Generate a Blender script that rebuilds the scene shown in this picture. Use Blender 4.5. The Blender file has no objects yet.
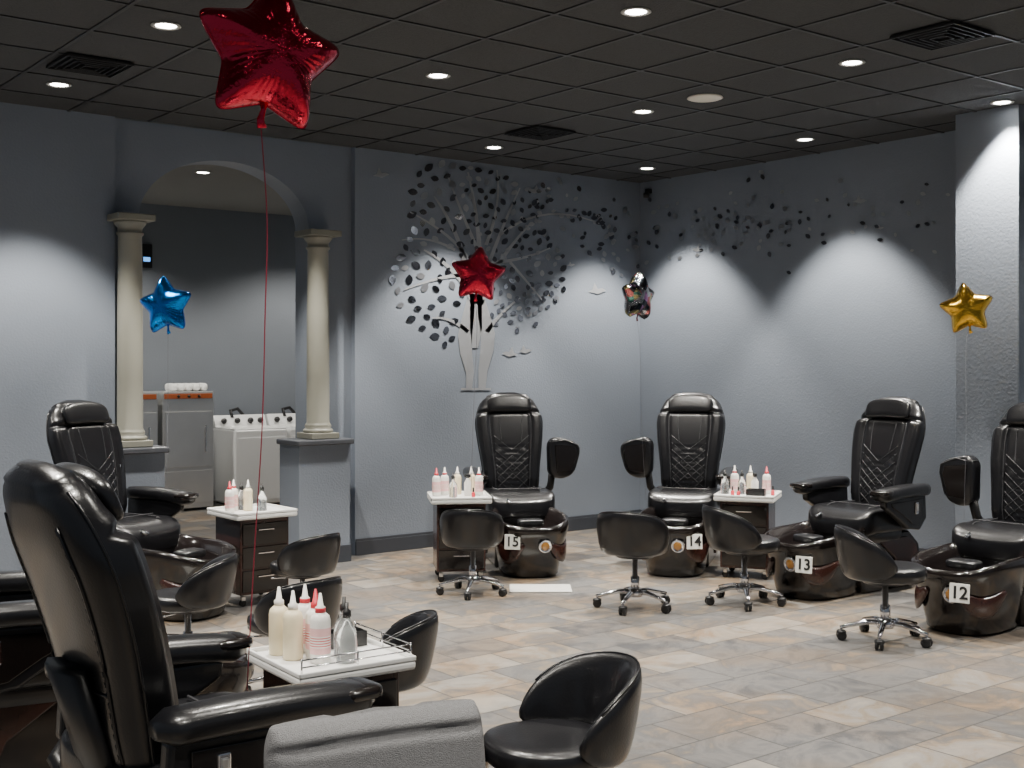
import bpy, bmesh, math, random
from mathutils import Vector, Matrix
random.seed(7)
F=1207.0; H=1.66; HOR=362.0; CH=3.505
YAW=math.radians(38.03); C=math.cos(YAW); S=math.sin(YAW)
SC=1.0375
def c2w(X,d): return (C*X+S*d, -S*X+C*d)
def P(X,d): return c2w(X*1.0375, d*0.945)
def face(fx,fd):
    wx,wy=c2w(fx*1.0375,fd*0.945)
    return math.atan2(wy,wx)+math.pi/2
def pix(px,py,d):
    X=(px-512)/F*d; x,y=c2w(X,d); return Vector((x,y,H-(py-HOR)*d/F))
def ray(px):
    a=(px-512)/F; return (C*a+S, -S*a+C)
def onY(px,py,Y):
    r=ray(px); t=Y/r[1]; return Vector((r[0]*t,Y,H-(py-HOR)*t/F))
def onX(px,py,X):
    r=ray(px); t=X/r[0]; return Vector((X,r[1]*t,H-(py-HOR)*t/F))
def onCeil(px,py,z=CH):
    d=F*(z-H)/(HOR-py); return c2w((px-512)/F*d,d)
XR,YB=8.704,8.986

# ---------------- materials ----------------
def mat(name,col,rough=.5,metal=0,bump=0,bscale=50,spec=None,coat=0,emit=None,es=0,var=0,vscale=3,alpha=None,trans=0,bdist=.01):
    m=bpy.data.materials.new(name); m.use_nodes=True
    nt=m.node_tree; b=nt.nodes['Principled BSDF']
    b.inputs['Base Color'].default_value=(*col,1); b.inputs['Roughness'].default_value=rough
    b.inputs['Metallic'].default_value=metal
    if spec is not None: b.inputs['Specular IOR Level'].default_value=spec
    if coat: b.inputs['Coat Weight'].default_value=coat; b.inputs['Coat Roughness'].default_value=.08
    if emit: b.inputs['Emission Color'].default_value=(*emit,1); b.inputs['Emission Strength'].default_value=es
    if trans: b.inputs['Transmission Weight'].default_value=trans
    tc=nt.nodes.new('ShaderNodeTexCoord')
    n=nt.nodes.new('ShaderNodeTexNoise'); n.inputs['Scale'].default_value=vscale; n.inputs['Detail'].default_value=4
    nt.links.new(tc.outputs['Object'],n.inputs['Vector'])
    mx=nt.nodes.new('ShaderNodeMix'); mx.data_type='RGBA'
    v=max(var,.04)
    mx.inputs[6].default_value=(*[c*(1-v) for c in col],1); mx.inputs[7].default_value=(*[min(1,c*(1+v)) for c in col],1)
    nt.links.new(n.outputs['Fac'],mx.inputs[0]); nt.links.new(mx.outputs[2],b.inputs['Base Color'])
    if bump:
        n2=nt.nodes.new('ShaderNodeTexNoise'); n2.inputs['Scale'].default_value=bscale; n2.inputs['Detail'].default_value=3
        nt.links.new(tc.outputs['Object'],n2.inputs['Vector'])
        bp=nt.nodes.new('ShaderNodeBump'); bp.inputs['Strength'].default_value=bump; bp.inputs['Distance'].default_value=bdist
        nt.links.new(n2.outputs['Fac'],bp.inputs['Height']); nt.links.new(bp.outputs['Normal'],b.inputs['Normal'])
    return m
M={}
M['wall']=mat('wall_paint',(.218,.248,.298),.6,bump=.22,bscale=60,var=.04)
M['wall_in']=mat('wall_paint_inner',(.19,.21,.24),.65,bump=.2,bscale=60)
M['ceil']=mat('ceiling_tile',(.060,.062,.065),.9,bump=.5,bscale=90,var=.15,vscale=40)
M['cgrid']=mat('ceiling_grid_paint',(.030,.030,.032),.5)
M['ceil_in']=mat('ceiling_inner',(.22,.215,.20),.8)
M['base']=mat('baseboard_paint',(.045,.05,.062),.4)
M['cap']=mat('ledge_paint',(.08,.085,.098),.35)
M['col']=mat('column_paint',(.25,.245,.205),.4)
M['leather']=mat('black_leather',(.0065,.0065,.008),.30,bump=.22,bscale=140,coat=.25,bdist=.003)
M['stitch_glint']=mat('leather_piping_glint',(.038,.038,.042),.38)  # seam lines; the paler grey also paints highlights along leather edges
M['gloss']=mat('gloss_tub_shell',(.007,.005,.0045),.18,coat=.35)
M['wood']=mat('dark_mahogany',(.034,.012,.009),.27,coat=.3,var=.5,vscale=9)
M['bowl']=mat('glass_bowl',(.012,.009,.009),.14,coat=.6)
M['amber']=mat('amber_dial',(.35,.16,.03),.2,coat=.8)
M['chrome']=mat('chrome',(.75,.75,.77),.13,metal=1)
M['steel']=mat('stainless',(.80,.80,.79),.28,metal=.88,var=.12)
M['black']=mat('black_plastic',(.012,.012,.013),.4)
M['white']=mat('white_laminate',(.80,.80,.78),.35)
M['plate']=mat('number_plate',(.8,.8,.75),.4)
M['ink']=mat('plate_ink',(.01,.01,.01),.5)
M['enamel']=mat('white_enamel',(.80,.81,.81),.3)
M['orange']=mat('control_strip',(.40,.10,.03),.4)
M['foam']=mat('mat_glint_white',(.60,.59,.56),.6)
M['cream']=mat('bottle_cream',(.80,.70,.48),.4)
M['bwhite']=mat('bottle_white',(.82,.80,.76),.35)
M['bred']=mat('bottle_red',(.62,.04,.06),.35)
M['bpink']=mat('bottle_label_pink',(.8,.48,.48),.4)
M['glass']=mat('clear_glass',(.9,.93,.93),.04,trans=.9)
M['fabric']=mat('grey_fabric',(.17,.17,.175),.9,bump=.6,bscale=350,var=.25,vscale=120)
M['seam']=mat('fabric_seam',(.07,.07,.075),.9)
M['legw']=mat('chair_leg_wood',(.06,.03,.02),.4)
M['trim']=mat('downlight_trim',(.5,.5,.48),.5)
M['bulb']=mat('downlight_lens',(1,1,1),.5,emit=(1,.96,.88),es=24)
M['speaker']=mat('speaker_grille',(.85,.81,.72),.7)
M['decal']=mat('mirror_decal',(.26,.26,.28),.16,metal=1)
M['decal_s']=mat('mirror_decal_soft',(.40,.41,.44),.34,metal=.85)
M['decal2']=mat('mirror_decal_bright',(.44,.45,.47),.40,metal=.5)
M['led']=mat('clock_led',(.02,.1,.4),.4,emit=(.1,.4,1),es=2)
def foil(n,c): return mat(n,c,.16,metal=1,bump=.3,bscale=14,bdist=.01)
M['f_red']=foil('foil_red',(.66,.03,.07)); M['f_blue']=foil('foil_blue',(.01,.26,.85))
M['f_gold']=foil('foil_gold',(.88,.52,.06))
def holo():
    m=foil('foil_holographic',(.3,.3,.3)); nt=m.node_tree; b=nt.nodes['Principled BSDF']
    tc=nt.nodes.new('ShaderNodeTexCoord'); v=nt.nodes.new('ShaderNodeTexVoronoi'); v.inputs['Scale'].default_value=4.5
    nt.links.new(tc.outputs['Object'],v.inputs['Vector'])
    r=nt.nodes.new('ShaderNodeValToRGB'); r.color_ramp.interpolation='CONSTANT'; e=r.color_ramp.elements
    e[0].color=(.05,.05,.06,1); e[1].position=.85; e[1].color=(.45,.2,.4,1)
    for p,c in ((.35,(.45,.45,.47,1)),(.5,(.05,.06,.07,1)),(.62,(.5,.15,.15,1)),(.7,(.12,.3,.25,1)),(.77,(.45,.4,.2,1))):
        x=e.new(p); x.color=c
    nt.links.new(v.outputs['Color'],r.inputs[0]); nt.links.new(r.outputs[0],b.inputs['Base Color']); return m
M['f_silver']=holo()
M['rib_red']=mat('ribbon_red',(.35,.03,.06),.4); M['rib_w']=mat('ribbon_grey',(.16,.16,.18),.4)

# floor
def floor_mat():
    m=bpy.data.materials.new('slate_vinyl_tile'); m.use_nodes=True; nt=m.node_tree; L=nt.links
    b=nt.nodes['Principled BSDF']; tc=nt.nodes.new('ShaderNodeTexCoord')
    br=nt.nodes.new('ShaderNodeTexBrick'); br.offset=.5; br.inputs['Scale'].default_value=1
    br.inputs['Brick Width'].default_value=.46; br.inputs['Row Height'].default_value=.305
    br.inputs['Mortar Size'].default_value=.005; br.inputs['Bias'].default_value=0
    br.inputs['Color1'].default_value=(.0,.0,.0,1); br.inputs['Color2'].default_value=(1,1,1,1); br.inputs['Mortar'].default_value=(.4,.4,.4,1)
    L.new(tc.outputs['Object'],br.inputs['Vector'])
    r=nt.nodes.new('ShaderNodeValToRGB'); e=r.color_ramp.elements
    e[0].position=.0;e[0].color=(.075,.075,.078,1); e[1].position=1;e[1].color=(.27,.245,.21,1)
    for p,c in ((.28,(.155,.148,.14,1)),(.46,(.11,.108,.107,1)),(.66,(.205,.165,.122,1)),(.80,(.22,.205,.185,1))):
        x=e.new(p); x.color=c
    n1=nt.nodes.new('ShaderNodeTexNoise'); n1.inputs['Scale'].default_value=3.6; n1.inputs['Detail'].default_value=8; n1.inputs['Roughness'].default_value=.65
    n1.inputs['Distortion'].default_value=1.0
    va=nt.nodes.new('ShaderNodeVectorMath'); va.operation='MULTIPLY_ADD'; va.inputs[1].default_value=(3,5,7)
    L.new(br.outputs['Color'],va.inputs[0]); L.new(tc.outputs['Object'],va.inputs[2]); L.new(va.outputs[0],n1.inputs['Vector'])
    ma=nt.nodes.new('ShaderNodeMath'); ma.operation='MULTIPLY_ADD'; ma.inputs[1].default_value=.66
    sub=nt.nodes.new('ShaderNodeMath'); sub.operation='MULTIPLY_ADD'; sub.inputs[1].default_value=1.8; sub.inputs[2].default_value=-.74
    L.new(n1.outputs['Fac'],sub.inputs[0]); L.new(br.outputs['Color'],ma.inputs[0]); L.new(sub.outputs[0],ma.inputs[2])
    L.new(ma.outputs[0],r.inputs[0])
    n2=nt.nodes.new('ShaderNodeTexNoise'); n2.inputs['Scale'].default_value=1.7; n2.inputs['Detail'].default_value=5
    L.new(tc.outputs['Object'],n2.inputs['Vector'])
    r2=nt.nodes.new('ShaderNodeValToRGB'); r2.color_ramp.elements[0].position=.45; r2.color_ramp.elements[1].position=.65
    L.new(n2.outputs['Fac'],r2.inputs[0])
    mt=nt.nodes.new('ShaderNodeMix'); mt.data_type='RGBA'; mt.blend_type='MULTIPLY'
    mt.inputs[7].default_value=(1.10,.94,.79,1); L.new(r2.outputs[0],mt.inputs[0]); L.new(r.outputs[0],mt.inputs[6])
    mm=nt.nodes.new('ShaderNodeMix'); mm.data_type='RGBA'; mm.inputs[7].default_value=(.06,.057,.054,1)
    L.new(br.outputs['Fac'],mm.inputs[0]); L.new(mt.outputs[2],mm.inputs[6]); L.new(mm.outputs[2],b.inputs['Base Color'])
    b.inputs['Roughness'].default_value=.40
    bp=nt.nodes.new('ShaderNodeBump'); bp.inputs['Strength'].default_value=.3; bp.inputs['Distance'].default_value=.004
    L.new(n1.outputs['Fac'],bp.inputs['Height']); L.new(bp.outputs['Normal'],b.inputs['Normal'])
    return m
M['floor']=floor_mat()

# ---------------- mesh builder ----------------
def sgn(v): return -1 if v<0 else 1
def spow(v,e): return sgn(v)*abs(v)**e
class MB:
    def __init__(s): s.v=[];s.f=[];s.mi=[];s.sm=[];s.mats=[]
    def add(s,verts,faces,m,smooth=True,T=None):
        o=len(s.v)
        if T is not None: verts=[T@Vector(v) for v in verts]
        s.v+= [tuple(v) for v in verts]
        if m not in s.mats: s.mats.append(m)
        k=s.mats.index(m)
        for f in faces: s.f.append(tuple(i+o for i in f)); s.mi.append(k); s.sm.append(smooth)
    def frombm(s,bm,m,smooth,T=None):
        bm.verts.ensure_lookup_table(); bm.verts.index_update()
        s.add([v.co.copy() for v in bm.verts],[[v.index for v in f.verts] for f in bm.faces],m,smooth,T); bm.free()
    def box(s,c,d,m,bev=.008,seg=2,T=None,smooth=False,taper=1):
        bm=bmesh.new(); bmesh.ops.create_cube(bm,size=1)
        for v in bm.verts:
            k=taper if v.co.z<0 else 1
            v.co=Vector((v.co.x*d[0]*k+c[0],v.co.y*d[1]*k+c[1],v.co.z*d[2]+c[2]))
        if bev>0: bmesh.ops.bevel(bm,geom=list(bm.edges),offset=min(bev,min(d)*.49),segments=seg,affect='EDGES',profile=.5)
        s.frombm(bm,m,smooth,T)
    def poly(s,pts,thick,m,axes='YZ',off=0,bev=.01,seg=2,T=None,smooth=False):
        bm=bmesh.new(); vs=[]
        for a,b in pts:
            if axes=='YZ': co=(off-thick/2,a,b)
            elif axes=='XZ': co=(a,off-thick/2,b)
            else: co=(a,b,off-thick/2)
            vs.append(bm.verts.new(co))
        fc=bm.faces.new(vs)
        r=bmesh.ops.extrude_face_region(bm,geom=[fc])
        d={'YZ':(thick,0,0),'XZ':(0,thick,0),'XY':(0,0,thick)}[axes]
        for g in r['geom']:
            if isinstance(g,bmesh.types.BMVert): g.co+=Vector(d)
        if bev: bmesh.ops.bevel(bm,geom=list(bm.edges),offset=bev,segments=seg,affect='EDGES',profile=.5)
        s.frombm(bm,m,smooth,T)
    def grid(s,rows,m,closeu=True,capends=True,smooth=True,T=None):
        n=len(rows[0]); v=[p for r in rows for p in r]; f=[]
        for i in range(len(rows)-1):
            for j in range(n if closeu else n-1):
                k=(j+1)%n; f.append((i*n+j,i*n+k,(i+1)*n+k,(i+1)*n+j))
        if capends and closeu:
            f.append(tuple(range(n))); f.append(tuple(range((len(rows)-1)*n,len(rows)*n))[::-1])
        s.add(v,f,m,smooth,T)
    def lathe(s,prof,m,n=24,T=None,smooth=True,cap=True):
        rows=[[(r*math.cos(2*math.pi*j/n),r*math.sin(2*math.pi*j/n),z) for j in range(n)] for r,z in prof]
        s.grid(rows,m,True,cap,smooth,T)
    def sweep(s,path,rad,m,n=10,up=(0,0,1),T=None,e=1.0):
        path=[Vector(p) for p in path]; rows=[]
        if not isinstance(rad,list): rad=[rad]*len(path)
        for i,p in enumerate(path):
            t=(path[min(i+1,len(path)-1)]-path[max(i-1,0)]).normalized()
            u=Vector(up)
            if abs(t.dot(u))>.97: u=Vector((0,1,0)) if abs(t.y)<.9 else Vector((1,0,0))
            sd=t.cross(u).normalized(); uu=sd.cross(t).normalized()
            r=rad[i]; rw,rh=(r if isinstance(r,tuple) else (r,r))
            rows.append([p+sd*rw*spow(math.cos(a),e)+uu*rh*spow(math.sin(a),e) for a in [2*math.pi*j/n for j in range(n)]])
        s.grid(rows,m,True,True,True,T)
    def sell(s,c,r,m,e1=.5,e2=.5,nu=28,nv=16,T=None,fn=None):
        rows=[]
        for i in range(nv+1):
            ph=-math.pi/2+math.pi*i/nv; row=[]
            for j in range(nu):
                th=2*math.pi*j/nu
                cp=max(abs(math.cos(ph)),1e-3)**e1
                p=[c[0]+r[0]*cp*spow(math.cos(th),e2),c[1]+r[1]*cp*spow(math.sin(th),e2),c[2]+r[2]*spow(math.sin(ph),e1)]
                if fn: p=fn(p)
                row.append(p)
            rows.append(row)
        s.grid(rows,m,True,True,True,T)
    def mesh(s,name):
        me=bpy.data.meshes.new(name); me.from_pydata(s.v,[],s.f)
        for m in s.mats: me.materials.append(M[m])
        for i,p in enumerate(me.polygons): p.material_index=s.mi[i]; p.use_smooth=s.sm[i]
        bm=bmesh.new(); bm.from_mesh(me); bmesh.ops.recalc_face_normals(bm,faces=list(bm.faces)); bm.to_mesh(me); bm.free()
        me.update(); return me
    def obj(s,name,loc=(0,0,0),rot=0,sc=1):
        return place(s.mesh(name),name,loc,rot,sc)
def place(me,name,loc=(0,0,0),rot=0,sc=1,parent=None):
    o=bpy.data.objects.new(name,me); bpy.context.scene.collection.objects.link(o)
    o.location=loc; o.rotation_euler=(0,0,rot) if not isinstance(rot,tuple) else rot; o.scale=(sc,sc,sc)
    if parent: o.parent=parent
    return o
def simple_box(name,x0,x1,y0,y1,z0,z1,m,bev=0):
    b=MB(); b.box(((x0+x1)/2,(y0+y1)/2,(z0+z1)/2),(x1-x0,y1-y0,z1-z0),m,bev); return b.obj(name)

# ---------------- room ----------------
X0,Y0=-2.2,-1.6; YR=13.7
b=MB(); b.add([(X0,Y0,0),(XR+.2,Y0,0),(XR+.2,YR+.1,0),(X0,YR+.1,0),(X0,Y0,-.1),(XR+.2,Y0,-.1),(XR+.2,YR+.1,-.1),(X0,YR+.1,-.1)],[(0,1,2,3),(4,5,6,7),(0,1,5,4),(1,2,6,5),(2,3,7,6),(3,0,4,7)],'floor',False); b.obj('floor')
simple_box('ceiling',X0,XR+.2,Y0,YB+.02,CH,CH+.1,'ceil')
simple_box('ceiling_back_room',2.6,8.2,YB+.27,YR,CH,CH+.1,'ceil_in')
TS=.61
b=MB(); gx=8.08+TS/2
x=gx
while x>X0:
    if x<XR: b.box((x,(Y0+YB)/2,CH-.003),(.022,YB-Y0,.008),'cgrid',0)
    x-=TS
y=8.25+TS/2
while y>Y0:
    if y<YB: b.box(((X0+XR)/2,y,CH-.0035),(XR-X0,.022,.008),'cgrid',0)
    y-=TS
b.obj('trim_ceiling_grid')
pxL=onY(115,0,YB).x; pxR=onY(355,0,YB).x
simple_box('wall_back_left',X0,pxL,YB,YB+.3,0,CH,'wall')
simple_box('wall_back_right',pxR,XR+.2,YB,YB+.3,0,CH,'wall')
simple_box('wall_right',XR,XR+.2,Y0,YB,0,CH,'wall')
YP=YB+.06; ax0=onY(139,0,YP).x; ax1=onY(309,0,YP).x; zs=onY(309,230,YP).z; zt=onY(225,161,YP).z
b=MB(); yb2=YB+.30
b.box(((pxL+ax0)/2,(YP+yb2)/2,CH/2),(ax0-pxL,yb2-YP,CH),'wall',0)
b.box(((pxR+ax1)/2,(YP+yb2)/2,CH/2),(pxR-ax1,yb2-YP,CH),'wall',0)
N=40; pts=[]
for i in range(N+1):
    a=math.pi*i/N; pts.append(((ax0+ax1)/2-(ax1-ax0)/2*math.cos(a), zs+(zt-zs)*math.sin(a)))
v=[];f=[]
for (xx,zz) in pts: v+=[(xx,YP,zz),(xx,YP,CH),(xx,yb2,CH),(xx,yb2,zz)]
for i in range(N):
    o=i*4; q=o+4
    for k in range(4): f.append((o+k,o+(k+1)%4,q+(k+1)%4,q+k))
b.add(v,f,'wall',False)
b.obj('wall_arch')
def halfwall(name,x0,x1,ztop):
    b=MB(); y0=YB-.22; y1=YP+.06
    b.box(((x0+x1)/2,(y0+y1)/2,ztop/2),(x1-x0,y1-y0,ztop),'wall',.004)
    b.box(((x0+x1)/2,(y0+y1)/2-.01,ztop+.02),(x1-x0+.05,y1-y0+.05,.045),'cap',.01)
    b.box(((x0+x1)/2,y0-.008,.07),(x1-x0+.01,.018,.14),'base',.004)
    b.obj(name)
zl=onY(320,439,YB-.1).z
hx1=onY(299,0,YB-.22).x; halfwall('wall_half_right',hx1,onY(350,0,YB-.22).x,zl-.04)
hx0=onY(165,0,YB-.22).x; halfwall('wall_half_left',pxL-.06,hx0,zl-.04)
def column(px):
    p=onY(px,0,YB-.08); zt2=onY(px,231 if px>200 else 215,YB-.08).z
    b=MB(); r=.094; h=zt2-zl
    b.box((0,0,.03),(.26,.26,.05),'col',.006)
    b.lathe([(.122,.055),(.126,.07),(.118,.085),(.104,.09),(.112,.11),(.104,.125),(r,.14),(r*1.0,.5),(r*.98,h*.6),(r*.92,h-.16),(.099,h-.15),(.099,h-.135),(.088,h-.13),(.09,h-.1),(.115,h-.07),(.125,h-.05)],'col',32)
    b.box((0,0,h-.025),(.29,.29,.05),'col',.006)
    b.obj('column',(p.x,p.y,zl),0)
column(130); column(318)
simple_box('wall_pilaster',8.16,XR+.02,4.56,5.06,0,CH,'wall',.004)
def bb(name,x0,x1,y0,y1):
    b=MB(); b.box(((x0+x1)/2,(y0+y1)/2,.06),(x1-x0,y1-y0,.12),'base',.003); b.box(((x0+x1)/2,(y0+y1)/2,.13),((x1-x0)*(1 if x1-x0>.1 else .6),(y1-y0)*(1 if y1-y0>.1 else .6),.025),'base',.004); b.obj(name)
bb('baseboard_back_right',pxR,XR,YB-.02,YB-.001); bb('baseboard_back_left',X0,pxL-.06,YB-.02,YB-.001)
bb('baseboard_right',XR-.02,XR-.001,5.07,YB-.02); bb('baseboard_right_front',XR-.02,XR-.001,Y0,4.55)
bb('baseboard_pilaster',8.14,8.159,4.56,5.06)
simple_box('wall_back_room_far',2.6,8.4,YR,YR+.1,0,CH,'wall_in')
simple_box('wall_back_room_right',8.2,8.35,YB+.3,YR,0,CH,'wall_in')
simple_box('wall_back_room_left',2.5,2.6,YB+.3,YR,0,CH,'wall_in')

# ---------------- ceiling fixtures ----------------
def lightobj(name,kind,loc,energy,col,parent=None,**k):
    l=bpy.data.lights.new(name,kind); l.energy=energy; l.color=col
    for a,v in k.items(): setattr(l,a,v)
    o=bpy.data.objects.new(name,l); bpy.context.scene.collection.objects.link(o); o.location=loc
    if parent: o.parent=parent
    return o
b=MB()
b.lathe([(.078,0),(.082,-.005),(.072,-.010),(.060,-.007),(.056,-.002),(.056,0)],'trim',32)
b.lathe([(.056,-.004),(.001,-.004)],'bulb',24)
dl=b.mesh('recessed_downlight')
WARM=(1,.95,.86)
def downlight(x,y,E=450,z=CH,sp=87):
    o=place(dl,'recessed_downlight',(x,y,z-.001))
    lightobj('lamp','SPOT',(0,0,-.03),E,WARM,o,spot_size=math.radians(sp),spot_blend=.45,shadow_soft_size=.05)
vis=[(166,25),(59,84),(438,75),(636,11),(852,62),(643,111),(494,147),(805,139),(647,168),(292,117)]
for p in vis:
    x,y=onCeil(*p); downlight(x,y)
downlight(8.01,4.60,640)
for x,y in [(.76,8.25),(.76,6.42),(.76,4.59),(2.59,4.59),(8.08,2.76),(6.25,2.76),(4.42,2.76),(2.59,2.76),(.76,2.76),(6.25,.93),(4.42,.93),(2.59,.93),(.76,.93)]:  # added out-of-view downlights continuing the grid, to light the nearer area
    downlight(x,y,430 if y>3 else 270)
x,y=onCeil(203,172); downlight(x,y,140,sp=120)
downlight(4.3,12.6,230,sp=135); downlight(7.3,12.3,230,sp=135)  # two added lamps, kept out of sight, to brighten the back room
x,y=onCeil(705,97); b=MB(); b.lathe([(.12,0),(.125,-.008),(.11,-.014),(.001,-.016)],'speaker',32); b.obj('ceiling_speaker',(x,y,CH-.001))
b=MB()
for k in range(5):
    a=.20-.038*k
    for dx,dy,w,h in ((0,a,2*a,.010),(0,-a,2*a,.010),(a,0,.010,2*a),(-a,0,.010,2*a)):
        b.box((dx,dy,-.012-.002*k),(w,h,.018),'black',.002)
b.box((0,0,-.004),(.40,.40,.004),'ink',0)
vm=b.mesh('air_vent')
for p in [(90,63),(942,33),(540,131)]:
    x,y=onCeil(*p); place(vm,'air_vent',(x,y,CH-.006))
q=onX(647,193,XR-.05); b=MB(); b.box((.02,0,.02),(.06,.05,.05),'black',.008); b.lathe([(.03,-.05),(.033,-.02),(.03,.0)],'black',16,T=Matrix.Translation((-.01,0,0))); b.obj('security_camera',(q.x,q.y,q.z))

# ---------------- tree decal ----------------
def leafpts(w,l,ang):
    pts=[]
    base=[(0,-.5),(.34,-.34),(.5,-.05),(.42,.2),(.2,.38),(0,.5),(-.2,.38),(-.42,.2),(-.5,-.05),(-.34,-.34)]
    for a,c in base:
        a*=w; c*=l; pts.append((a*math.cos(ang)-c*math.sin(ang),a*math.sin(ang)+c*math.cos(ang)))
    return pts
b=MB()
def decal_poly(pp,wallfn,m):
    v=[wallfn(x,y) for x,y in pp]; n=Vector((0,1,0)) if wallfn is WB else Vector((1,0,0))
    tx,tz=random.uniform(-.05,.05),random.uniform(-.05,.05); c=sum(v,Vector())/len(v)
    v=[q+n*((q-c).z*tz+((q-c).x+(q-c).y)*tx) for q in v]
    b.add(v,[tuple(range(len(v)))],m,False)
WB=lambda x,y: onY(x,y,YB-.008); WR=lambda x,y: onX(x,y,XR-.008)
def strip(path,ws,m='decal2',fn=WB):
    L=[];R=[]
    for i,(x,y) in enumerate(path):
        a=path[max(i-1,0)]; c=path[min(i+1,len(path)-1)]
        dx,dy=c[0]-a[0],c[1]-a[1]; q=math.hypot(dx,dy) or 1
        L.append((x-dy/q*ws[i],y+dx/q*ws[i])); R.append((x+dy/q*ws[i],y-dx/q*ws[i]))
    v=[fn(*p) for p in L+R]; n=len(path)
    b.add(v,[(i,i+1,n+i+1,n+i) for i in range(n-1)],m,False)
tips=[]
def curve(p0,p1,p2,w0,w1,m='decal2',n=10):
    path=[];ws=[]
    for i in range(n+1):
        t=i/n; path.append(((1-t)**2*p0[0]+2*t*(1-t)*p1[0]+t*t*p2[0],(1-t)**2*p0[1]+2*t*(1-t)*p1[1]+t*t*p2[1])); ws.append(w0*(1-t)+w1*t)
    strip(path,ws,m); tips.append(path)
strip([(469,388),(470,372),(466,352),(465,336),(468,318),(471,300)],[3,4,6,7,6,4])
strip([(482,388),(483,370),(487,350),(488,334),(484,316),(481,300)],[3.5,4.5,6.5,7,6,4])
strip([(475,348),(476,328),(476,308),(476,294)],[3,6,6,5])
strip([(461,389),(491,389)],[1,1])
for a in [((474,304),(462,270),(424,250),3.4,.8),((474,304),(466,240),(434,196),3.4,.8),((479,304),(484,240),(468,172),3.4,.8),
          ((480,304),(494,262),(530,224),3.4,.8),((479,292),(500,230),(520,188),2.4,.6),((467,275),(440,275),(404,290),2.2,.6),((470,262),(455,235),(410,212),2.0,.6),
          ((490,262),(520,262),(550,248),2.0,.6),((478,250),(462,215),(448,176),1.8,.6),((486,245),(502,205),(497,170),1.7,.5),((468,332),(452,316),(432,318),2.2,.6),((487,332),(500,312),(520,298),2.2,.6),
          ((500,235),(545,198),(605,226),1.3,.5),((455,250),(430,235),(402,240),1.4,.5),((510,262),(530,285),(544,302),1.4,.5)]:
    curve(*a)
random.seed(11)
placed=[]
def leaf(x,y,s,fn,m='decal'):
    pp=[(x+a,y+c) for a,c in leafpts(s*.68,s,random.uniform(0,6.28))]
    decal_poly(pp,fn,m)
tries=0
while len(placed)<265 and tries<14000:
    tries+=1
    a=random.uniform(0,2*math.pi); r=random.random()**.42
    wob=1+.09*math.sin(3*a+1)+.08*math.sin(5*a)
    x=475+82*r*wob*math.cos(a); y=257+92*r*wob*math.sin(a)
    if y>324 and x>452: continue
    if abs(x-477)<15 and y>260: continue
    if r<.5 and random.random()<.5: continue
    if x>505 and y>260 and random.random()<.5: continue
    s=random.uniform(7.5,11) if x<462 else random.uniform(5.5,8.5)
    if any((x-p[0])**2+(y-p[1])**2<(.57*(s+p[2]))**2 for p in placed): continue
    placed.append((x,y,s)); q=random.random(); leaf(x,y,s,WB,'decal' if q<.75 else ('decal_s' if q<.92 else 'decal2'))
for i in range(84):
    t=random.random()**.85; x=520+118*t; y=203+42*t+random.gauss(0,16)
    leaf(x,y,random.uniform(4,7),WB,'decal' if random.random()<.5 else 'decal_s')
for i in range(14):
    leaf(random.uniform(505,556),random.uniform(280,335),random.uniform(5,7),WB,'decal' if random.random()<.6 else 'decal_s')
for i in range(78):
    x=random.uniform(646,790); leaf(x,225+random.gauss(0,21)+(x-700)*.03,random.uniform(4,6.5),WR,'decal_s' if random.random()<.65 else 'decal')
for i in range(38):
    x=random.uniform(785,948); leaf(x,212+random.gauss(0,15)+(x-800)*.09,random.uniform(4,6.5),WR,'decal_s' if random.random()<.65 else 'decal')
def bird(x,y,s,fn,fl=1):
    pp=[(-1,.1),(-.5,-.15),(-.25,-.9),(.1,-.25),(.6,-.3),(1,-.05),(.55,.15),(.1,.35),(-.4,.2)]
    decal_poly([(x+a*s*fl,y+c*s) for a,c in pp],fn,'decal2')
for x,y,s,f_ in [(381,175,8,1),(535,191,7,-1),(597,291,9,1),(510,354,8,-1),(525,351,7,1),(571,265,4,1),(610,235,4,1)]: bird(x,y,s,WB,f_)
for x,y,s,f_ in [(860,201,7,1),(697,250,5,-1),(880,228,4,1)]: bird(x,y,s,WR,f_)
b.obj('tree_wall_decal')

# ---------------- pedicure chair ----------------
def interp(t,xs,ys):
    if t<=xs[0]: return ys[0]
    for i in range(len(xs)-1):
        if t<=xs[i+1]:
            k=(t-xs[i])/(xs[i+1]-xs[i]); return ys[i]*(1-k)+ys[i+1]*k
    return ys[-1]
def sm(t,xs,ys,d=.04): 
    if t<.04 or t>.96: d=.012
    return sum(interp(t+d*k/2,xs,ys) for k in (-2,-1,0,1,2))/5
def bw(t): return sm(t,[0,.05,.3,.55,.72,.80,.9,.96,.99,1],[.16,.22,.235,.268,.282,.268,.235,.19,.13,.06])
def bh(t): return sm(t,[0,.04,.2,.8,.95,.99,1],[.02,.06,.078,.078,.06,.033,.012])
def bc(t):
    y=.19+.06*t+.17*t*t; z=.47+.87*t; ty=.06+.34*t; tz=.87; q=math.hypot(ty,tz)
    return y,z,-tz/q,ty/q
def groove(d,w): return math.exp(-(d/w)**2)
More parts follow.
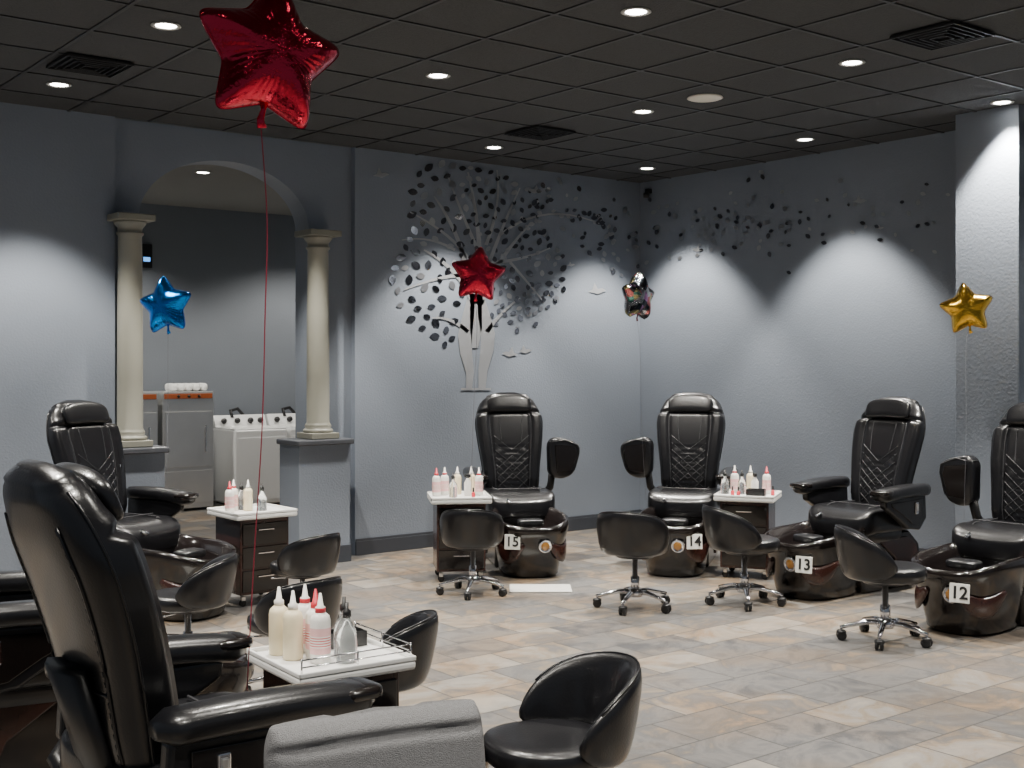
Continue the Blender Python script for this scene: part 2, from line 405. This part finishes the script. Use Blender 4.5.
def kfront(x,t):
    w=bw(t);h=bh(t); c=min(1,(abs(x)/w))**(1/.6); k=h*max(0,1-c*c)**.4
    win=max(0,min(1,(t-.08)/.1))*max(0,min(1,(.86-t)/.1))
    k+=.045*win*min(1,(abs(x)/w))**3*(1 if abs(x)<.9*w else .7)
    g=0
    if t<.80: g+=.018*groove(abs(x)-.62*w,.012)
    g+=.024*groove((t-.80)*.87,.014)
    if abs(x)<.62*w and t<.5:
        for ph in (t*.87-abs(x)*.75, t*.87+abs(x)*.75):
            g+=.006*groove(((ph/.075)%1-.5)*.075,.008)
    return k-g*(1 if win>0 else 0)
def frontpt(x,t,e=.003):
    y,z,ny,nz=bc(t); k=kfront(x,t)+e; return (x,y+ny*k,z+nz*k)
def body():
    b=MB()
    NT,NU=84,96; rows=[]
    for i in range(NT+1):
        t=i/NT; y,z,ny,nz=bc(t); w=bw(t);h=bh(t); row=[]
        for j in range(NU):
            a=2*math.pi*j/NU; x=w*spow(math.cos(a),.6)
            if math.sin(a)>=0: k=kfront(x,t)
            else: k=-h*abs(math.sin(a))**.8
            row.append((x,y+ny*k,z+nz*k))
        rows.append(row)
    b.grid(rows,'leather')
    for sx in (-1,1):
        b.sweep([frontpt(sx*.62*bw(t),t,.004) for t in [ .06+.73*i/24 for i in range(25)]],.004,'stitch_glint',6)
        b.sweep([frontpt(sx*.30*bw(t)*(1+.7*(t-.5)),t,.001) for t in [ .52+.26*i/8 for i in range(9)]],.003,'stitch_glint',6)
        for k in range(7):
            t0=.06+k*.065
            b.sweep([frontpt(sx*.58*bw(t0)*u,t0+.13*u,.002) for u in [i/8 for i in range(9)]],.0025,'stitch_glint',6)
        for k in range(3):
            t0=.24+k*.08
            b.sweep([frontpt(sx*.58*bw(t0)*u,t0-.13*u,.002) for u in [i/8 for i in range(9)]],.0025,'stitch_glint',6)
        pts=[]
        for i in range(25):
            t=.04+.9*i/24; y,z,ny,nz=bc(t); pts.append((sx*(bw(t)+.001),y-ny*.01,z-nz*.01))
        b.sweep(pts,.004,'leather',6)
        pts=[]
        for i in range(25):
            t=.06+.80*i/24; y,z,ny,nz=bc(t); x=bw(t)*.72; c=(.72)**(1/.6); k=-bh(t)*(1-c*c)**.4-.001; pts.append((sx*x,y+ny*k,z+nz*k))
        b.sweep(pts,.005,'leather',6)
        for i in range(24):
            p0,p1=Vector(pts[i]),Vector(pts[i+1]); b.sweep([p0.lerp(p1,.2)-Vector((sx*.012,-.002,0)),p0.lerp(p1,.7)-Vector((sx*.012,-.002,0))],.0018,'stitch_glint',5)
    pts=[]
    for i in range(21):
        x=(-1+2*i/20)*.70*bw(.34); c=min(1,abs(x)/bw(.34))**(1/.6); y,z,ny,nz=bc(.34); k=-bh(.34)*(1-c*c)**.4-.001; pts.append((x,y+ny*k,z+nz*k))
    b.sweep(pts,.005,'leather',6)
    y,z,ny,nz=bc(.885); ang=math.atan2(nz,-ny)
    T=Matrix.Translation((0,y+ny*.072,z+nz*.072))@Matrix.Rotation(-ang,4,'X')
    def hp(p): p[2]+=-.02*(p[0]/.17)**2; p[1]-=.008*(p[0]/.17)**2; return p
    b.sell((0,0,-.006),(.185,.032,.076),'leather',.55,.6,T=T,fn=hp)
    def sf(p):
        if p[2]>.5: p[2]+=.025*(abs(p[0])/.27)**3-.01
        if p[1]<-.2: p[2]-=.05*((-.2-p[1])/.12)**1.5*.6
        return p
    b.sell((0,-.03,.49),(.275,.32,.09),'leather',.35,.35,nu=44,nv=20,fn=sf)
    b.sell((0,-.08,.40),(.24,.26,.07),'leather',.3,.35,nu=36,nv=10)
    for sx in (-1,1):
        b.sweep([(sx*.17,.16-.45*i/10,.583-(.0 if i<7 else .012*(i-7))) for i in range(11)],.004,'stitch_glint',6)
    b.sweep([(-.22+.44*i/10,-.09,.590) for i in range(11)],.004,'stitch_glint',6)
    b.poly([(.36,0),(.40,.12),(.36,.30),(.24,.40),(-.2,.40),(-.30,.34),(-.34,.2),(-.30,0)],.44,'gloss',bev=.025,seg=3,smooth=False)
    for sx in (-1,1):
        b.poly([(.33,.05),(.36,.14),(.30,.30),(.2,.36),(-.15,.36),(.05,.22),(.12,.05)],.02,'wood',off=sx*.222,bev=.006)
    b.sweep([(0,.22,.38),(0,.28,.6),(0,.34,.8)],[(.12,.03)]*3,'black',8)
    lv=[(0,.19,.27,-.52),(.02,.215,.295,-.52),(.10,.225,.31,-.53),(.2,.245,.325,-.54),(.3,.27,.34,-.55),(.38,.285,.35,-.56),(.42,.29,.355,-.56),(.44,.285,.35,-.56),(.447,.265,.33,-.56),(.435,.245,.31,-.56),(.36,.22,.28,-.555),(.25,.18,.23,-.55),(.20,.12,.15,-.55),(.19,.02,.03,-.55)]
    rows=[]
    for z,a,c,cy in lv:
        row=[]
        for j in range(56):
            th=2*math.pi*j/56; yy=spow(math.sin(th),.75)*c
            zz=z+ (.045*max(0,(yy/c))**2 if z>.3 else 0) - (.06*max(0,-yy/c)**2 if z>.3 else 0)
            row.append((spow(math.cos(th),.7)*a,cy+yy,zz))
        rows.append(row)
    b.grid(rows[:9],'gloss',True,False); b.grid(rows[8:],'bowl',True,False)
    for sx in (-1,1):
        pts=[]
        for i in range(16):
            th=-math.pi/2+sx*(.25+1.15*i/15)
            pts.append((spow(math.cos(th),.7)*.262,-.545+spow(math.sin(th),.75)*.335,.26-.08*math.sin(math.pi*i/15)))
        b.sweep(pts,[(.012,.02+.045*math.sin(math.pi*i/15)) for i in range(16)],'wood',10)
    T=Matrix.Translation((.06,-.885,.25))@Matrix.Rotation(math.pi/2+.12,4,'X')
    b.lathe([(.05,-.004),(.052,.006),(.042,.012),(.038,.008)],'chrome',24,T=T); b.lathe([(.038,.006),(.02,.012),(.001,.014)],'amber',20,T=T)
    b.sweep([(-.12,-.28,.42),(-.12,-.29,.50),(-.12,-.33,.53),(-.12,-.38,.51)],.012,'chrome',10)
    for xx in (.02,.1): b.lathe([(.018,0),(.02,.03),(.012,.04)],'chrome',14,T=Matrix.Translation((xx,-.27,.45)))
    b.sell((0,-.62,.39),(.10,.07,.03),'leather',.5,.5)
    return b.mesh('chair_body')
def arm_down(sx):
    b=MB()
    path=[];rad=[]
    for i in range(15):
        u=i/14; path.append((sx*(.335+.012*math.sin(u*3)),.26-.58*u,.70-.02*u+.015*math.sin(u*math.pi)))
        e=min(1,(min(u,1-u)/.07+.25)); rad.append((.062*e**.5*(1+.15*u),.044*e**.5))
    b.sweep(path,rad,'leather',18,e=.75)
    b.poly([(.23,.67),(-.25,.66),(-.24,.60),(-.12,.53),(.02,.44),(.16,.42),(.24,.50)],.055,'leather',off=sx*.33,bev=.015,seg=3)
    b.poly([(.18,.64),(-.19,.63),(-.17,.60),(-.05,.54),(.06,.47),(.14,.46),(.18,.52)],.01,'gloss',off=sx*.361,bev=.003)
    b.box((sx*.369,.1,.58),(.012,.035,.085),'chrome',.005); b.box((sx*.376,.1,.585),(.01,.018,.05),'steel',.003)
    b.box((sx*.27,.12,.46),(.1,.12,.05),'black',.01)
    b.sweep([(sx*.33,.2,.50),(sx*.28,.26,.46),(sx*.18,.26,.42)],.025,'black',10)
    b.sell((sx*.34,-.27,.705),(.075,.07,.018),'gloss',.4,.6,nu=24,nv=8)
    return b.mesh('arm_down')
def arm_up(sx):
    b=MB()
    T=Matrix.Rotation(sx*.12,4,'Z')
    b.poly([(sx*a,c) for a,c in [(.285,.93),(.31,.975),(.36,.99),(.50,.955),(.555,.92),(.56,.86),(.52,.72),(.48,.67),(.40,.645),(.32,.66),(.29,.70)]],.10,'leather',axes='XZ',off=.05,bev=.03,seg=4,T=T,smooth=True)
    b.poly([(sx*a,c) for a,c in [(.33,.93),(.50,.91),(.52,.85),(.47,.71),(.35,.70)]],.012,'gloss',axes='XZ',off=-.005,bev=.004,T=T)
    b.sweep([(sx*a,-.002,c) for a,c in [(.31,.95),(.42,.965),(.53,.92),(.54,.86),(.50,.72)]],.004,'stitch_glint',6,T=T)
    b.sweep([(sx*.32,.09,.70),(sx*.31,.13,.58),(sx*.24,.16,.46)],.03,'black',10)
    b.box((sx*.27,.14,.46),(.1,.1,.06),'black',.01)
    return b.mesh('arm_up')
BODY=body(); AD={-1:arm_down(-1),1:arm_down(1)}; AU={-1:arm_up(-1),1:arm_up(1)}
def text_mesh(s,size):
    c=bpy.data.curves.new('t','FONT'); c.body=s; c.size=size; c.align_x='CENTER'; c.align_y='CENTER'; c.extrude=.0015; c.offset=size*.02
    o=bpy.data.objects.new('t',c); bpy.context.scene.collection.objects.link(o)
    bpy.context.view_layer.update()
    me=bpy.data.meshes.new_from_object(o.evaluated_get(bpy.context.evaluated_depsgraph_get()))
    bpy.data.objects.remove(o); me.materials.clear(); me.materials.append(M['ink']); return me
def chair(X,d,fx,fd,l='d',r='d',num=None,pth=0,sc=(SC,SC,SC),yo=0,pz=.31):
    x,y=P(X,d); e=bpy.data.objects.new('pedicure_chair',None); bpy.context.scene.collection.objects.link(e)
    e.location=(x,y,0); e.rotation_euler=(0,0,face(fx,fd)+yo); e.scale=sc
    place(BODY,'chair_body',parent=e)
    place((AD if l=='d' else AU)[-1],'arm_1',parent=e); place((AD if r=='d' else AU)[1],'arm_2',parent=e)
    if num:
        th=-math.pi/2+pth; px_=spow(math.cos(th),.7)*.285; py_=-.555+spow(math.sin(th),.75)*.35
        b=MB(); b.box((0,0,0),(.115,.008,.11),'plate',.003); o=place(b.mesh('number_plate'),'number_plate',(px_,py_-.010,pz),(-.1,0,pth*.6),parent=e)
        t=place(text_mesh(num,.10),'number_text',(px_+math.sin(pth*.6)*.006,py_-.016,pz),(math.pi/2-.1,0,pth*.6),parent=e)
    return e
chair(.03,10.66,.16,-.99,'d','u','15',-.56,pz=.285)
chair(1.40,10.68,-.25,-.97,'u','d','14',.55,pz=.285)
chair(2.52,9.50,-.76,-.65,'d','d','13',.50,pz=.26)
chair(3.17,8.38,-.72,-.70,'u','d','12',.30,pz=.27)
chair(-2.58,8.68,.85,-.5,'d','d')
chair(-1.90,5.05,.85,.52)
chair(-.90,3.74,.742,.677,sc=(1.14,1.10,1.035))

# ---------------- stool ----------------
def stool_mesh():
    b=MB()
    def sf(p):
        r=math.hypot(p[0],p[1])/.2
        if p[2]>.39: p[2]-=.015*(1-r*r)
        return p
    b.sell((0,-.02,.385),(.195,.20,.05),'leather',.5,.85,nu=36,nv=14,fn=sf)
    b.lathe([(.12,.325),(.13,.34),(.13,.355)],'black',24)
    rows=[];NA=36
    for i in range(NA+1):
        u=-1+2*i/NA; a=math.radians(96)*u
        hh=.14*max(0.02,(1-abs(u)**2.6))**.6; th=.028*max(.05,(1-abs(u)**6))**.5
        cz=.36+.135*(1-.45*abs(u)**2)*1.0
        row=[]
        for j in range(18):
            q=2*math.pi*j/18; dz=hh*spow(math.sin(q),.7); dr=th*spow(math.cos(q),.8)
            rr=.21+.20*(dz+cz-.37)*(1-.5*abs(u))+dr
            row.append((rr*math.sin(a)*.95,rr*math.cos(a)*1.0,cz+dz))
        rows.append(row)
    b.grid(rows,'leather')
    b.sweep([(r[4][0],r[4][1],r[4][2]+.001) for r in rows[3:-3]],.004,'leather',6)
    b.lathe([(.028,.10),(.028,.20),(.018,.205),(.018,.33)],'chrome',20)
    b.lathe([(.045,.075),(.05,.09),(.045,.125),(.03,.13)],'chrome',20)
    for k in range(5):
        a=2*math.pi*k/5+.3; ca,sa=math.cos(a),math.sin(a)
        b.sweep([(.03*ca,.03*sa,.105),(.10*ca,.10*sa,.105),(.19*ca,.19*sa,.085),(.245*ca,.245*sa,.07)],[(.022,.016),(.018,.015),(.014,.012),(.011,.010)],'chrome',10)
        b.sweep([(.238*ca,.238*sa,.075),(.238*ca,.238*sa,.04)],.008,'chrome',8)
        for s_ in (-1,1):
            T=Matrix.Translation((.238*ca-s_*.013*sa,.238*sa+s_*.013*ca,.027))@Matrix.Rotation(a,4,'Z')@Matrix.Rotation(math.pi/2,4,'X')
            b.lathe([(.02,-.009),(.027,-.006),(.027,.006),(.02,.009)],'black',16,T=T)
        b.sell((.238*ca,.238*sa,.045),(.028,.028,.014),'black',.7,.9,nu=12,nv=6)
    b.sweep([(.03,0,.33),(.12,-.06,.325),(.2,-.09,.33)],.006,'chrome',8)
    return b.mesh('stool')
ST=stool_mesh()
def stool(X,d,fx,fd,sc=SC):
    x,y=P(X,d); return place(ST,'salon_stool',(x,y,0),face(fx,fd),sc)
stool(-.27,9.15,.1,1,1.0)
stool(.80,8.62,.35,.9,1.07)
stool(1.54,8.78,.95,.25,1.07)
stool(2.14,7.60,.95,-.1,1.07)
stool(.135,4.16,-.88,-.45,sc=1.06)
stool(-.555,5.22,-.95,.1,1.0)
stool(-1.05,6.3,-.6,.6,.98)
stool(-1.70,6.95,-1,-.05,.96)
stool(-1.28,8.1,-.7,.6,.93)

# ---------------- carts + bottles ----------------
def cart_mesh(h=.64):
    b=MB()
    b.box((0,0,(h+.06)/2),(.37,.37,h-.10),'wood',.006)
    b.box((0,0,h-.02),(.46,.46,.035),'white',.012,3)
    for sx in (-1,1):
        b.box((sx*.225,0,h+.004),(.01,.46,.018),'white',.004); 
    b.box((0,.225,h+.004),(.46,.01,.018),'white',.004); b.box((0,-.225,h+.004),(.46,.01,.018),'white',.004)
    z=.10
    for k in range(3):
        hh=(h-.16)/3-.012; b.box((0,-.188,z+hh/2),(.34,.014,hh),'gloss',.004); b.box((0,-.203,z+hh*.7),(.12,.012,.01),'chrome',.003); z+=hh+.014
    for sx in (-1,1):
        for sy in (-1,1):
            b.lathe([(.018,-.008),(.025,-.005),(.025,.005),(.018,.008)],'black',14,T=Matrix.Translation((sx*.15,sy*.15,.025))@Matrix.Rotation(math.pi/2,4,'X'))
            b.box((sx*.15,sy*.15,.055),(.03,.03,.03),'steel',.004)
    return b.mesh('cart')
CM={}
def cart(x,y,rot,h=.66,name='pedicure_cart'):
    if h not in CM: CM[h]=cart_mesh(h)
    return place(CM[h],name,(x,y,0),rot)
def bottle_mesh(kind):
    b=MB()
    if kind=='flask':
        b.lathe([(.03,0),(.033,.004),(.033,.07),(.03,.10),(.012,.125),(.012,.14)],'glass',20)
        b.lathe([(.014,.14),(.014,.16),(.006,.165),(.006,.185)],'black',14)
    elif kind=='polish':
        b.lathe([(.012,0),(.014,.003),(.014,.035),(.006,.042)],'bred',14); b.lathe([(.007,.042),(.006,.075)],'black',10)
    elif kind=='spray':
        b.lathe([(.026,0),(.028,.004),(.028,.10),(.012,.13),(.012,.14)],'bwhite',18); b.box((0,0,.155),(.02,.05,.025),'black',.005); b.lathe([(.013,.138),(.013,.15)],'black',12)
    else:
        body={'cream':'cream','white':'bwhite','pink':'bwhite'}[kind]
        b.lathe([(.028,0),(.032,.004),(.032,.13),(.028,.145),(.014,.158)],body,22)
        if kind!='cream':
            b.lathe([(.0325,.03),(.0325,.11)],'bpink',22,cap=False)
            b.lathe([(.0327,.05),(.0327,.085)],'bwhite',22,cap=False)
            for k in range(4): b.lathe([(.0329,.054+.008*k),(.0329,.057+.008*k)],'bred',22,cap=False)
        cm='bred' if kind=='pink' else 'bwhite'
        if kind=='white': b.lathe([(.017,.156),(.017,.17),(.012,.174)],'bred',16)
        b.lathe([(.016,.156),(.016,.172),(.010,.176),(.004,.215),(.002,.216)],cm,16)
    return b.mesh('bottle_'+kind)
BM={k:bottle_mesh(k) for k in ('flask','polish','spray','cream','white','pink')}
BN={'flask':'glass_flask','polish':'nail_polish_bottle','spray':'spray_bottle','cream':'lotion_bottle','white':'remover_bottle','pink':'callus_remover_bottle'}
bk=MB()
bk.box((0,0,.004),(.14,.10,.008),'black',.002)
for sx,sy,w,h_ in ((1,0,.006,.1),(-1,0,.006,.1),(0,1,.14,.006),(0,-1,.14,.006)):
    bk.box((sx*.067,sy*.047,.03),(w,h_,.055),'black',.002)
BKT=bk.mesh('basket')
def stock(x,y,rot,h,items,sc=1):
    cr,sr=math.cos(rot),math.sin(rot)
    for k,a,c in items:
        loc=(x+a*cr-c*sr,y+a*sr+c*cr,h-.002)
        if k=='basket': place(BKT,'storage_basket',loc,rot)
        else: place(BM[k],BN[k],loc,rot+random.random(),sc)
HC=.63
x,y=c2w((459-512)/F*9.28,9.28); r15=math.radians(-38+8)
cart(x,y,r15,HC); stock(x,y,r15,HC,[('pink',-.17,.05),('white',-.1,.12),('spray',.07,.02),('cream',.0,.14),('cream',.11,.14),('white',.16,.05),('flask',-.05,-.05),('polish',.1,-.1)])
x,y=c2w((748-512)/F*9.4,9.4); r14=math.radians(-38-20)
cart(x,y,r14,HC); stock(x,y,r14,HC,[('flask',-.18,.0),('white',-.12,.1),('flask',-.05,.02),('cream',.0,.13),('spray',.05,.02),('pink',.13,.1),('basket',.08,-.12),('polish',-.1,-.12),('polish',-.05,-.15),('polish',.19,0)])
x,y=c2w((252-512)/F*8.40,8.40); r16=math.radians(-38+40)
cart(x,y,r16,HC); stock(x,y,r16,HC,[('pink',-.17,.0),('white',-.1,.08),('cream',-.03,.0),('flask',-.03,.1),('flask',.05,-.05)])
x,y=c2w(-.665,4.42); HN=.585; rn=math.radians(-3)
o=cart(x,y,rn,HN)
b=MB()
for dz in (.03,.055): b.sweep([(-.215,-.215,dz),(.215,-.215,dz),(.215,.215,dz)],.003,'chrome',8)
for a,c in ((-.215,-.215),(0,-.215),(.215,-.215),(.215,0),(.215,.215)): b.sweep([(a,c,0),(a,c,.06)],.0035,'chrome',8)
place(b.mesh('rail'),'rail',(0,0,HN),0,parent=o)
stock(x,y,rn,HN,[('cream',-.14,.14),('cream',-.13,.04),('pink',-.05,.02),('white',-.07,-.06),('white',-.04,.13),('flask',.05,-.01),('basket',.12,.12),('flask',.01,-.11)],1.15)

# ---------------- waiting chair ----------------
b=MB()
rows=[]
def wk(x,t,a):
    e=min(1,(min(t,1-t)/.08+.05))**.5; k=.065*e*spow(math.sin(a),.7)
    dsm=abs(((x+.285)/.19)%1); dsm=min(dsm,1-dsm)*.19
    k*=1-.34*math.exp(-(dsm/.014)**2)
    ht=abs((t/.30)%1); ht=min(ht,1-ht)*.15
    return k*(1-.30*math.exp(-(ht/.012)**2)*(1 if .1<t<.95 else 0))
for i in range(61):
    t=i/60; z0=.36+.50*t; row=[]
    for j in range(140):
        a=2*math.pi*j/140; w=.285*(1-.06*max(0,(t-.88)/.12)**2); x=w*spow(math.cos(a),.3)
        dsm=abs(((x+.285)/.19)%1); dsm=min(dsm,1-dsm)*.19
        row.append((x,.22+.08*t+wk(x,t,a),z0-.012*(x/.285)**2*t-.014*t*math.exp(-(dsm/.012)**2)))
    rows.append(row)
b.grid(rows,'fabric')
for xs in (-.095,.095):
    for sy in (-1,1):
        pts=[]
        for i in range(15):
            t=.1+.88*i/14; k=wk(xs,t,sy*math.acos(abs(xs/.285)**(1/.3)))
            pts.append((xs,.22+.08*t+k,.36+.50*t-.010*t))
        b.sweep(pts,.003,'seam',6,up=(1,0,0))
b.sell((0,-.03,.40),(.27,.27,.07),'fabric',.35,.35)
for sx in (-1,1):
    b.box((sx*.30,-.0,.46),(.06,.46,.28),'fabric',.025,3,smooth=True)
    for sy in (-1,1): b.sweep([(sx*.24,sy*.22,.34),(sx*.26,sy*.24,0)],[.02,.014],'legw',10)
x,y=c2w(-.20,2.64); 
b.obj('waiting_armchair',(x,y,0),-YAW+math.radians(26),.962)

# foot mats; the first slab paints a bright tub reflection on the floor
def mat_glint(X,d,rot,w=.5,h=.35):
    x,y=P(X,d); b=MB(); b.box((0,0,.006),(w,h,.012),'foam',.005); b.obj('mat_glint_slab',(x,y,0),rot)
mat_glint(.20,9.33,-YAW,.45,.28); mat_glint(3.1,6.95,-YAW-.5,.55,.35); mat_glint(-2.0,7.45,.2,.45,.35)

# ---------------- laundry ----------------
def washer(x,y):
    b=MB()
    b.box((0,0,.45),(.66,.66,.86),'enamel',.02,3); b.box((0,-.02,.885),(.64,.6,.02),'enamel',.008)
    b.box((0,-.03,.897),(.52,.46,.012),'white',.006)
    b.poly([(.33,.88),(.33,1.02),(.27,1.03),(.20,.89)],.66,'enamel',bev=.008)
    for k in (-.22,-.05,.12,.25): b.lathe([(.035,0),(.03,.03),(.001,.032)],'black',16,T=Matrix.Translation((k,.225,.96))@Matrix.Rotation(math.pi/2-.3,4,'X'))
    b.box((0,-.332,.43),(.58,.006,.72),'enamel',.003)
    for sx in (-1,1):
        for sy in (-1,1): b.lathe([(.02,0),(.02,.03)],'black',10,T=Matrix.Translation((sx*.27,sy*.27,0)))
    b.sweep([(-.1,.25,1.0),(-.1,.3,1.08),(0,.32,1.10),(.08,.32,1.02)],.02,'black',8)
    b.obj('washing_machine',(x,y,0),0)
washer(6.32,13.1); washer(7.01,13.1)
def dryer(x,y,w):
    b=MB()
    b.box((0,0,.68),(w,.6,1.30),'steel',.012); b.box((0,-.304,1.28),(w-.04,.01,.055),'orange',.003)
    b.box((0,-.306,.8),(w-.05,.012,.62),'steel',.01); b.box((0,-.306,.27),(w-.05,.012,.36),'steel',.01)
    b.box((w*.32,-.325,.8),(.02,.02,.3),'chrome',.006); b.box((0,0,.02),(w-.06,.5,.04),'black',0)
    for k in (-.12,0,.12): b.lathe([(.016,0),(.014,.02)],'black',12,T=Matrix.Translation((k,-.308,1.28))@Matrix.Rotation(math.pi/2,4,'X'))
    b.obj('towel_dryer',(x,y,0),0)
dryer(5.44,13.1,.60); dryer(4.78,13.1,.62)
b=MB()
for k in range(5): b.sell((-.18+.09*k,0,.045),(.043,.12,.045),'white',.6,.6,nu=16,nv=8)
b.obj('towel_stack',(5.54,13.1,1.33))
p=onY(146,256,YR-.03); b=MB(); b.box((0,0,0),(.14,.05,.28),'black',.01); b.box((0,-.027,-.04),(.08,.004,.05),'led',0); b.obj('wall_clock',(p.x,p.y,p.z))

# ---------------- balloons ----------------
def star_mesh(m,key):
    b=MB()
    NA=220;NR=22
    def R(th):
        k=((th/(2*math.pi/5))%1); k=abs(k-.5)*2
        a=(1-k)*math.pi/5; ro,ri=1.05,.61
        x1,y1=ro,0; x2,y2=ri*math.cos(math.pi/5),ri*math.sin(math.pi/5)
        den=(math.sin(a)*(x1-x2)+math.cos(a)*(y2-y1)) 
        return (x1*y2-x2*y1)/den
    Rs=[R(2*math.pi*j/NA) for j in range(NA)]
    for _ in range(12): Rs=[(Rs[j-1]+Rs[j]*2+Rs[(j+1)%NA])/4 for j in range(NA)]
    random.seed(key); ph=[random.uniform(0,6.28) for _ in range(6)]
    for side in (-1,1):
        rows=[]
        for i in range(NR+1):
            s=math.sin(math.pi/2*i/NR) if i<NR else 1.0; row=[]
            for j in range(NA):
                th=2*math.pi*j/NA; val=(1-math.cos(5*th))/2
                h=.43*max(0,1-s**3.0)**.60*(1-.03*s*val)
                h+=.018*s**4*(1-s)*5*math.sin(40*th+ph[0]+1.5*math.sin(3*th+ph[1]))*(.4+.6*val)
                rr=Rs[j]*s
                ang=th+math.pi/2
                row.append((rr*math.cos(ang),side*h,rr*math.sin(ang)))
            rows.append(row)
        rows.append([(p[0]*1.025,side*.003,p[2]*1.025) for p in rows[-1]])
        b.grid(rows,m,True,False)
    b.sweep([(0,0,-.55),(.01,0,-.70),(-.01,.01,-.82),(.02,0,-.93)],[(.07,.03),(.035,.02),(.05,.015),(.07,.008)],m,8,up=(0,1,0))
    return b.mesh('star_foil')
def balloon(name,px,py,d,R,m,yaw,roll,string,rib,rr,key):
    c=pix(px,py,d); e=bpy.data.objects.new(name,None); bpy.context.scene.collection.objects.link(e); e.location=c
    o=place(star_mesh(m,key),'foil_star',parent=e); o.scale=(R,)*3; o.rotation_euler=(0,roll,-YAW+yaw)
    tail=c+Matrix.Rotation(-YAW+yaw,3,'Z')@(Matrix.Rotation(roll,3,'Y')@Vector((0,0,-R*.9)))
    pts=[tail-c]+[pix(*q)-c for q in string]
    cu=[]
    for i in range(len(pts)-1):
        for k in range(6):
            t=k/6; p0=pts[max(i-1,0)];p1=pts[i];p2=pts[i+1];p3=pts[min(i+2,len(pts)-1)]
            cu.append(.5*((2*p1)+(-p0+p2)*t+(2*p0-5*p1+4*p2-p3)*t*t+(-p0+3*p1-3*p2+p3)*t**3))
    cu.append(pts[-1]); b=MB(); b.sweep(cu,rr,rib,6,up=(0,1,0)); place(b.mesh('ribbon'),'ribbon',parent=e)
balloon('red_star_balloon',269,56,3.75,.245,'f_red',math.radians(34),math.radians(7),[(267,220,3.8),(265,320,3.85),(262,430,3.95),(254,560,4.05),(247,690,4.1)],'rib_red',.0022,1)
balloon('blue_star_balloon',166,306,8.0,.20,'f_blue',math.radians(-15),math.radians(-6),[(168,350,8.0),(168,400,8.0),(167,450,7.9),(165,490,7.85)],'rib_w',.0011,2)
balloon('red_star_balloon',478,275,9.1,.215,'f_red',math.radians(10),math.radians(6),[(477,330,9.1),(474,400,9.15),(471,491,9.2)],'rib_w',.0018,3)
balloon('silver_star_balloon',638,297,9.3,.20,'f_silver',math.radians(52),math.radians(4),[(640,350,9.3),(642,430,9.5),(646,500,9.8)],'rib_w',.0011,4)
balloon('gold_star_balloon',967,309,8.2,.18,'f_gold',math.radians(-22),math.radians(-8),[(966,345,8.2),(966,430,8.2),(964,520,8.1)],'rib_w',.0011,5)

# ---------------- world + camera ----------------
w=bpy.data.worlds.new('World'); bpy.context.scene.world=w; w.use_nodes=True
w.node_tree.nodes['Background'].inputs[0].default_value=(.74,.85,1,1); w.node_tree.nodes['Background'].inputs[1].default_value=.17
cd=bpy.data.cameras.new('Camera'); cam=bpy.data.objects.new('Camera',cd); bpy.context.scene.collection.objects.link(cam)
cam.location=(0,0,H); cam.rotation_euler=(math.pi/2,0,-YAW); cd.sensor_width=36; cd.lens=F/1024*36; cd.shift_y=-22/1024; cd.clip_start=.05
bpy.context.scene.camera=cam
